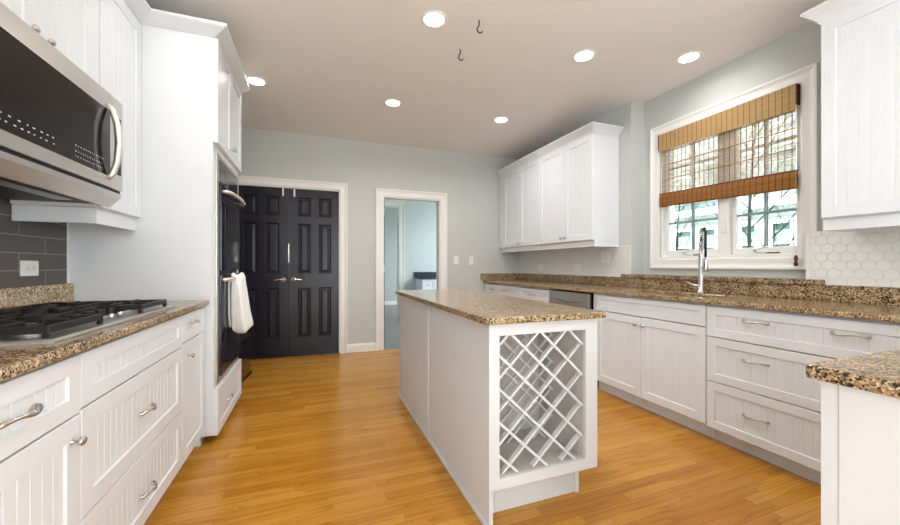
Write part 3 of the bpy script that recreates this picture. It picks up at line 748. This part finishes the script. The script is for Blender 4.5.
ov = thing('double_wall_oven', 'stainless and black glass double wall oven built into the white tower', 'oven', (-.75, 3.13, .35))
OY0, OY1 = 2.744, 3.470
fo = fL(XT - .037)
M(fo).box(OY0 + .01, OY1 - .01, .362, 1.858, -.55, 0).build('body', 'steel_d', ov)
M(fo).plate([OY0, OY0 + .055, OY1 - .03, OY1], [.352, .395, 1.835, 1.866], {(1, 1)}, .0005, .020).build('frame', 'steel', ov, bevel=.003)
cp = M(fo).box(OY0 + .056, OY1 - .031, 1.690, 1.834, .0005, .019).build('control_panel', 'glass_b', ov, bevel=.002)
M(fo).box(2.96, 3.28, 1.735, 1.80, .0189, .0197).build('display', 'glass_m', cp)
M(fo).box(OY0 + .056, OY1 - .031, 1.676, 1.689, .0005, .010).build('vent', 'blackp', ov)
def oven_door(z0, z1, hz):
    d = M(fo).box(OY0 + .057, OY1 - .032, z0, z1, .0005, .034).build('oven_door', 'glass_b', ov, bevel=.004)
    M(fo).box(OY0 + .17, OY1 - .15, z0 + .10, z1 - .15, .0335, .0355).build('door_window', 'glass_m', d)
    pts = [(OY0 + .075, hz, .034), (OY0 + .085, hz, .060), (OY0 + .15, hz, .078), (OY0 + .28, hz, .088), ((OY0 + OY1) / 2, hz, .092), (OY1 - .26, hz, .088), (OY1 - .13, hz, .078), (OY1 - .07, hz, .060), (OY1 - .06, hz, .034)]
    M().tube([fo(*q) for q in pts], [.012, .013, .014, .014, .014, .014, .014, .013, .012], 12).build('handle', 'steel_h', d, smooth=True)
    return d
oven_door(1.095, 1.674, 1.625)
M(fo).box(OY0 + .056, OY1 - .031, 1.070, 1.094, .0005, .012).build('vent', 'blackp', ov)
oven_door(.397, 1.068, 1.035)

# towel bunched over the lower handle
def towel():
    t = thing('hand_towel', 'white terry towel hanging from the lower oven handle', 'towel', (-.52, 3.05, 1.06))
    def ring(xa, xb, ya, yb, z, ph, amp, n=40):
        L = []
        for k in range(n):
            a = 2 * math.pi * k / n; ca, sa = math.cos(a), math.sin(a)
            ex = abs(ca) ** .5 * (1 if ca > 0 else -1); ey = abs(sa) ** .7 * (1 if sa > 0 else -1)
            w = 1 + amp * math.sin(5 * a + ph)
            L.append(((xa + xb) / 2 + (xb - xa) / 2 * ex * w, (ya + yb) / 2 + (yb - ya) / 2 * ey * w, z + .012 * math.sin(2 * a + ph)))
        return L
    M().loops([ring(-.540, -.506, 2.98, 3.14, 1.069, .3, .0), ring(-.550, -.490, 2.95, 3.17, 1.061, .3, .02), ring(-.552, -.482, 2.94, 3.19, 1.03, .4, .03), ring(-.550, -.478, 2.94, 3.20, .98, .4, .05),
               ring(-.550, -.468, 2.94, 3.22, .90, .7, .07), ring(-.550, -.454, 2.94, 3.24, .78, 1.0, .08), ring(-.550, -.438, 2.95, 3.26, .690, 1.2, .09), ring(-.545, -.436, 2.96, 3.26, .665, 1.3, .09), ring(-.54, -.445, 2.98, 3.22, .655, 1.3, .08)]).build('front_fall', 'towel', t, smooth=True)
    M().loops([ring(-.568, -.554, 2.96, 3.12, 1.020, .9, .0), ring(-.571, -.553, 2.96, 3.14, 1.0, .9, .04), ring(-.571, -.553, 2.96, 3.15, .88, 1.4, .05),
               ring(-.571, -.553, 2.96, 3.16, .80, 1.9, .05), ring(-.571, -.545, 2.98, 3.17, .708, 2.2, .05), ring(-.566, -.550, 3.0, 3.15, .696, 2.3, .05)]).build('back_fall', 'towel', t, smooth=True)
towel()
# low glossy bin past the tower
bn = thing('waste_bin', 'low black glossy bin on the floor past the oven tower', 'bin', (-.86, 4.0, 0))
poly = [(-1.12, 3.60), (-.74, 3.60), (-.690, 3.66), (-.616, 4.28), (-.616, 4.34), (-.65, 4.37), (-1.12, 4.37)]
M().prism(poly, .012, .40).build('body', 'gloss', bn, bevel=.008)
M().prism([(x + (.008 if x > -1 else -.008), y + (.008 if y > 4 else -.008)) for x, y in poly], 0, .022).build('base', 'blackp', bn)
M().prism([(x + (.004 if x > -1 else -.004), y + (.004 if y > 4 else -.004)) for x, y in poly], .401, .425).build('lid', 'blackp', bn, bevel=.005)

# ------------------------------------------------------------------ right run
XD = 2.370
fr_ = fR(XD + .02)
c = base('white base drawer cabinet in the far corner with one pull per drawer beside the dishwasher', (2.67, 3.62, 0))
c['label'] = 'white base drawer cabinet next to the dishwasher, partly behind the island'
carcass(fr_, 3.312, 3.930, .10, ZU, .555, c, toe=.06)
for z0, z1 in ((.725, .862), (.415, .719), (.105, .409)):
    d = shaker(fr_, 3.314, 3.905, z0, z1, .04 if z1 > .8 else .056).build('drawer', 'white', c); pull(fr_, 3.63, (z0 + z1) / 2, .02, d, .11)
c = base('white base drawer cabinet in the far corner against the back wall', (2.67, 4.40, 0))
carcass(fr_, 3.934, 4.885, .10, ZU, .555, c, toe=.06)
for z0, z1 in ((.725, .862), (.415, .719), (.105, .409)):
    d = shaker(fr_, 3.950, 4.870, z0, z1, .04 if z1 > .8 else .056).build('drawer', 'white', c)
    pull(fr_, 4.27, (z0 + z1) / 2, .02, d, .11); pull(fr_, 4.64, (z0 + z1) / 2, .02, d, .11)
# dishwasher
dw = thing('dishwasher', 'stainless dishwasher under the right counter with an arched pocket handle', 'dishwasher', (2.67, 2.98, 0))
M(fr_).box(2.700, 3.268, .11, .872, -.55, -.004).build('body', 'blackp', dw)
M(fr_).box(2.690, 3.276, .12, .735, -.003, .022).build('door', 'steel', dw, bevel=.004)
M(fr_).box(2.690, 3.276, .738, .868, -.003, .030).build('control_panel', 'steel', dw, bevel=.006)
M(fr_).loops([[(a, z, c) for a, z in ((2.76, .795), (2.86, .768), (2.983, .758), (3.10, .768), (3.206, .795), (3.10, .782), (2.983, .776), (2.86, .782))] for c in (.0295, .040)]).build('handle', 'steel_d', dw)
M(fr_).box(2.69, 3.276, .0, .10, -.08, -.06).build('toe_panel', 'blackp', dw)
# sink base
c = base('white sink base cabinet with two beadboard doors below the window', (2.67, 2.13, 0))
carcass(fr_, 1.632, 2.660, .10, ZU, .555, c, toe=.06)
shaker(fr_, 1.634, 2.612, .735, .872, .04).build('false_front', 'white', c)
d = shaker(fr_, 2.134, 2.612, .108, .728, .058).build('door', 'white', c); knob(fr_, 2.168, .668, .02, d)
d = shaker(fr_, 1.634, 2.130, .108, .728, .058).build('door', 'white', c); knob(fr_, 2.098, .668, .02, d)
# wide drawers
c = base('wide white three-drawer cabinet between the sink base and the peninsula', (2.67, 1.13, 0))
carcass(fr_, .632, 1.628, .10, ZU, .555, c, toe=.06)
for z0, z1 in ((.680, .872), (.398, .674), (.098, .392)):
    d = shaker(fr_, .640, 1.626, z0, z1, .05).build('drawer', 'white', c)
    zz = {.680: .803, .398: .573, .098: .255}[z0]
    pull(fr_, 1.347, zz, .02, d, .125); pull(fr_, .953, zz, .02, d, .125)
# peninsula
c = base('white peninsula cabinet with plain end panel under the front right granite top', (1.7, .17, 0))
M().box(1.036, 2.36, -.10, .440, .10, ZU).build('body', 'white2', c)
M().box(1.034, 2.36, -.04, .38, 0, .10).build('toe_kick', 'white2', c)
M().box(1.030, 1.0355, -.12, .4318, 0, ZU - .002).build('end_panel', 'white2', c)
M().box(1.032, 1.0355, .4325, .4615, 0, ZU - .002).build('corner_post', 'white2', c)
M().box(1.036, 2.36, .4405, .4615, .10, ZU - .002).build('back_panel', 'white2', c)

def rounded(poly, rad, n=6):
    out = []
    L = len(poly)
    for i, (x, y) in enumerate(poly):
        r = rad[i]
        if r <= 0: out.append((x, y)); continue
        P, A, B = Vector((x, y)), Vector(poly[i - 1]), Vector(poly[(i + 1) % L])
        a = (A - P).normalized(); b = (B - P).normalized()
        for k in range(n + 1):
            t = k / n; p0 = P + a * r; p1 = P + b * r
            q = p0 * (1 - t) ** 2 + P * 2 * t * (1 - t) + p1 * t * t; out.append((q.x, q.y))
    return out
# counter over the right run with sink opening
tag(M().plate([2.345, 2.495, 2.800, XR - .001], [.487, 1.70, 2.45, 4.897], {(1, 1)}, ZU, ZT).build('countertop', 'granite', bevel=.007),
    'long brown granite countertop under the window with the undermount sink', 'countertop')
pen = rounded([(1.010, .485), (1.010, -.16), (2.93, -.16), (2.93, .485)], [.022, .035, 0, 0])
tag(M().prism(pen, ZU, ZT).build('countertop', 'granite', bevel=.006), 'brown granite peninsula top with rounded corner at front right', 'countertop')
tag(M().box(XR - .030, XR - .0005, .487, 4.895, ZT + .0008, 1.012).build('granite_backsplash', 'granite_d', bevel=.003), 'long brown granite backsplash strip behind the sink counter', 'backsplash')
tag(M().box(2.311, XR - .031, 4.87, 4.8985, ZT + .0008, 1.012).build('granite_backsplash', 'granite_d', bevel=.003), 'short granite backsplash return on the back wall', 'backsplash')
# sink
sk = thing('kitchen_sink', 'stainless undermount sink in the counter under the window', 'sink', (2.65, 2.07, .70))
rc = lambda i, z: [(2.485 + i, 1.69 + i, z), (2.81 - i, 1.69 + i, z), (2.81 - i, 2.46 - i, z), (2.485 + i, 2.46 - i, z)]
M().loops([rc(0, .883), rc(0, .88), rc(.006, .70), rc(.02, .69), rc(.022, .695), rc(.014, .705), rc(.010, .882)], True, False, False).build('bowl', 'steel', sk)
M().box(2.505, 2.79, 1.71, 2.44, .690, .6945).build('bowl_floor', 'steel', sk)
M().lathe((2.65, 2.07, .6945), (0, 0, 1), [(.045, 0), (.045, .002), (.03, .003), (0, .001)], 20).build('drain', 'chrome', sk)
# spring faucet
fx, fy = 2.858, 2.004
fc = thing('kitchen_faucet', 'chrome spring pull-down faucet with black hose at the sink', 'faucet', (fx, fy, ZT))
M().lathe((fx, fy, ZT + .0005), (0, 0, 1), [(.030, 0), (.030, .006), (.024, .012), (.022, .05), (.0195, .055), (.0185, .31), (.015, .335), (.0, .336)], 20).build('body', 'chrome', fc, smooth=True)
M().tube([(fx, fy, ZT + .055), (fx - .03, fy + .05, ZT + .065), (fx - .045, fy + .085, ZT + .085)], [.010, .008, .007], 10).build('lever', 'chrome', fc, smooth=True)
arch = []
for k in range(25):
    t = k / 24; an = math.pi * t
    arch.append(Vector((fx - .058 * (1 - math.cos(an)) / 2 * 1.0, fy - .076 * (1 - math.cos(an)) / 2, ZT + .40 + .100 * math.sin(an) ** .6)))
pts = [Vector((fx, fy, ZT + .32))] + arch
M().tube([tuple(q) for q in pts[:14]], .009, 10).build('inner_hose', 'blackp', fc, smooth=True)
coil = []
path = [Vector((fx, fy, ZT + .33 + .010 * k)) for k in range(8)] + [a for a in arch[:16]]
turns = 26; n = turns * 8
for k in range(n + 1):
    s = k / n * (len(path) - 1); i = min(int(s), len(path) - 2); q = path[i].lerp(path[i + 1], s - i); an = 2 * math.pi * turns * k / n
    d = (path[i + 1] - path[i]).normalized(); x = d.cross(Vector((0.3, 1, 0))).normalized(); y = d.cross(x)
    coil.append(tuple(q + (x * math.cos(an) + y * math.sin(an)) * .0155))
M().tube(coil, .0034, 6).build('spring', 'chrome', fc, smooth=True)
hx, hy = fx - .058, fy - .076
M().tube([tuple(a) for a in arch[12:]] + [(hx, hy, ZT + .28)], .0085, 10).build('hose', 'blackp', fc, smooth=True)
M().lathe((hx, hy, ZT + .17), (0, 0, 1), [(.015, 0), (.017, .006), (.016, .06), (.014, .105), (.010, .112), (0, .113)], 16).build('spray_head', 'chrome', fc, smooth=True)
M().tube([(fx, fy, ZT + .20), (hx, hy, ZT + .20)], .006, 8).build('holder', 'chrome', fc, smooth=True)

# wall cabinets on the right
XUR = 2.610
fur = fR(XUR + .02)
ZR = 2.462
def rail_and_crown(c, y0, y1, end0=False, end1=False):
    p = [(XUR + .028, y1), (XUR + .028, y0)]
    if end0: p = p + [(XR - .002, y0)]
    if end1: p = [(XR - .002, y1)] + p
    M().sweep(p, [(0, 1.322), (0, 1.384), (.018, 1.384), (.018, 1.322)]).build('light_rail', 'white', c)
    p2 = [(XUR + .012, y1), (XUR + .012, y0)]
    if end0: p2 = p2 + [(XR - .002, y0)]
    if end1: p2 = [(XR - .002, y1)] + p2
    M().sweep(p2, [(-o, ZR - .006 + q) for o, q in CROWN]).build('crown', 'white', c)
for (y0, ym, y1, lab, e) in ((2.925, 3.365, 3.845, 'white two-door wall cabinet at the window end over the right counter', True), (3.849, 4.300, 4.880, 'white two-door wall cabinet at the back wall end over the right counter', False)):
    c = thing('wall_cabinet', lab, 'cabinet', (2.78, (y0 + y1) / 2, 1.385), 'white wall cabinets')
    carcass(fur, y0, y1, 1.385, ZR, .322, c, top=True)
    yy = 4.745 if not e else y1 - .002
    d = shaker(fur, ym + .002, yy, 1.390, ZR - .010, .058).build('door', 'white', c); knob(fur, ym + .035, 1.435, .02, d)
    d = shaker(fur, y0 + .004, ym - .002, 1.390, ZR - .010, .058).build('door', 'white', c); knob(fur, ym - .035, 1.435, .02, d)
    if not e: M(fur).box(4.749, 4.879, 1.390, ZR - .010, 0, .018).build('filler', 'white', c)
    rail_and_crown(c, y0, y1, end0=e)
c = thing('wall_cabinet', 'white beadboard wall cabinet at the right edge beside the window', 'cabinet', (2.78, .8, 1.385), 'white wall cabinets')
carcass(fur, .25, 1.170, 1.385, ZR, .322, c, top=True)
shaker(fur, .712, 1.168, 1.390, ZR - .006, .058).build('door', 'white', c)
shaker(fur, .254, .708, 1.390, ZR - .006, .058).build('door', 'white', c)
rail_and_crown(c, .25, 1.170, end1=True)

wallplate('light_switch', 'white light switch on the back wall nearest the passage doorway', 'switch', fB(YB), 1.922, 1.207, .075, .118, 'switch', 'light switches')
wallplate('light_switch', 'white light switch on the back wall nearest the granite return', 'switch', fB(YB), 2.158, 1.200, .072, .118, 'switch', 'light switches')
wallplate('outlet', 'white outlet on the hexagon tile in the far corner', 'outlet', fR(XR - .0065), 4.30, 1.110, .116, .074, 'outlet', 'outlets on hexagon tile')
wallplate('outlet', 'white outlet on the hexagon tile midway under the wall cabinets', 'outlet', fR(XR - .0065), 3.56, 1.110, .116, .074, 'outlet', 'outlets on hexagon tile')
wallplate('outlet', 'white outlet on the hexagon tile under the cabinet end nearest the window', 'outlet', fR(XR - .0065), 3.10, 1.220, .116, .116, 'outlet', 'outlets on hexagon tile')

# ------------------------------------------------------------------ island
isl = thing('kitchen_island', 'white kitchen island with a lattice wine rack in its end', 'island', (1.0, 2.27, 0))
IX0, IX1, IY0, IY1 = .700, 1.282, 1.410, 3.130
M().box(IX0, IX0 + .018, 1.398, 2.2885, 0, ZU - .001).build('side_panel', 'white2', isl, bevel=.0015)
M().box(IX0, IX0 + .018, 2.2905, IY1, 0, ZU - .001).build('side_panel', 'white2', isl, bevel=.0015)
M().box(IX0 - .010, IX0 - .0005, 1.405, IY1, 0, .022).build('shoe_strip', 'white2', isl, bevel=.002)
M().box(IX0 - .004, IX0 - .0005, 2.268, 2.312, .022, ZU - .001).build('seam_batten', 'white2', isl)
M().box(IX1 - .018, IX1, IY0 + .021, IY1, .155, ZU - .001).build('right_panel', 'white2', isl)
M().box(IX0 + .019, IX1 - .019, IY1 - .018, IY1, .0, ZU - .001).build('end_panel', 'white2', isl)
FO = dict(a0=.757, a1=1.220, b0=.203, b1=.824)
M(fB(IY0 + .02)).plate([IX0 + .0215, FO['a0'], FO['a1'], IX1 + .008], [.155, FO['b0'], FO['b1'], ZU - .001], {(1, 1)}, 0, .020).build('face_frame', 'white2', isl, bevel=.0015)
# cavity behind the lattice
cav = M().box(FO['a0'] - .012, FO['a0'] - .002, IY0 + .021, IY0 + .40, FO['b0'] - .012, FO['b1'] + .012)
cav.box(FO['a1'] + .002, FO['a1'] + .012, IY0 + .021, IY0 + .40, FO['b0'] - .012, FO['b1'] + .012)
cav.box(FO['a0'] - .002, FO['a1'] + .002, IY0 + .021, IY0 + .40, FO['b0'] - .012, FO['b0'] - .002)
cav.box(FO['a0'] - .002, FO['a1'] + .002, IY0 + .021, IY0 + .40, FO['b1'] + .002, FO['b1'] + .012)
cav.box(FO['a0'] - .002, FO['a1'] + .002, IY0 + .39, IY0 + .40, FO['b0'] - .002, FO['b1'] + .002)
cav.build('rack_interior', 'grey_in', isl)
M().box(IX0 + .02, IX1 - .06, IY0 + .085, IY0 + .10, 0, .154).build('toe_kick', 'white2', isl)
M().box(IX1 - .06, IX1 - .04, IY0 + .075, IY1, 0, .154).build('toe_kick', 'white2', isl)
def lattice(y, yd, name, w=.011):
    m = M(); P = .157; a0, a1, b0, b1 = FO['a0'] - .001, FO['a1'] + .001, FO['b0'] - .001, FO['b1'] + .001
    H = .1475; hyp = math.hypot(P, H); ox = .826
    for sgn in (1, -1):
        for k in range(-8, 9):
            # line: (x - ox)/P - sgn*(z - b1)/H = k  ; clip to the opening
            pts = []
            f = lambda x: b1 + sgn * H * ((x - ox) / P - k)
            g = lambda z: ox + P * (k + sgn * (z - b1) / H)
            cand = []
            for x in (a0, a1):
                z = f(x)
                if b0 <= z <= b1: cand.append((x, z))
            for z in (b0, b1):
                x = g(z)
                if a0 < x < a1: cand.append((x, z))
            if len(cand) < 2: continue
            cand.sort(); (x0, z0), (x1, z1) = cand[0], cand[-1]
            if math.hypot(x1 - x0, z1 - z0) < .03: continue
            nx, nz = -(z1 - z0), (x1 - x0); L = math.hypot(nx, nz); nx, nz = nx / L * w / 2, nz / L * w / 2
            yy = y if sgn < 0 else y + yd; dd = yd if sgn < 0 else yd * (1.9 if w > .0105 else 1)
            m.prism([(x0 + nx, z0 + nz), (x1 + nx, z1 + nz), (x1 - nx, z1 - nz), (x0 - nx, z0 - nz)], yy, yy + dd, 1)
    return m.build(name, 'white2', isl)
lattice(IY0 + .0225, .012, 'front_lattice'); lattice(IY0 + .26, .012, 'rear_lattice', .009)
ip = rounded([(.662, 1.348), (1.298, 1.348), (1.298, 3.150), (.662, 3.150)], [.05, .03, .03, .03])
tag(M().prism(ip, ZU, ZT).build('countertop', 'granite', bevel=.006), 'brown granite island top with rounded corners', 'countertop')
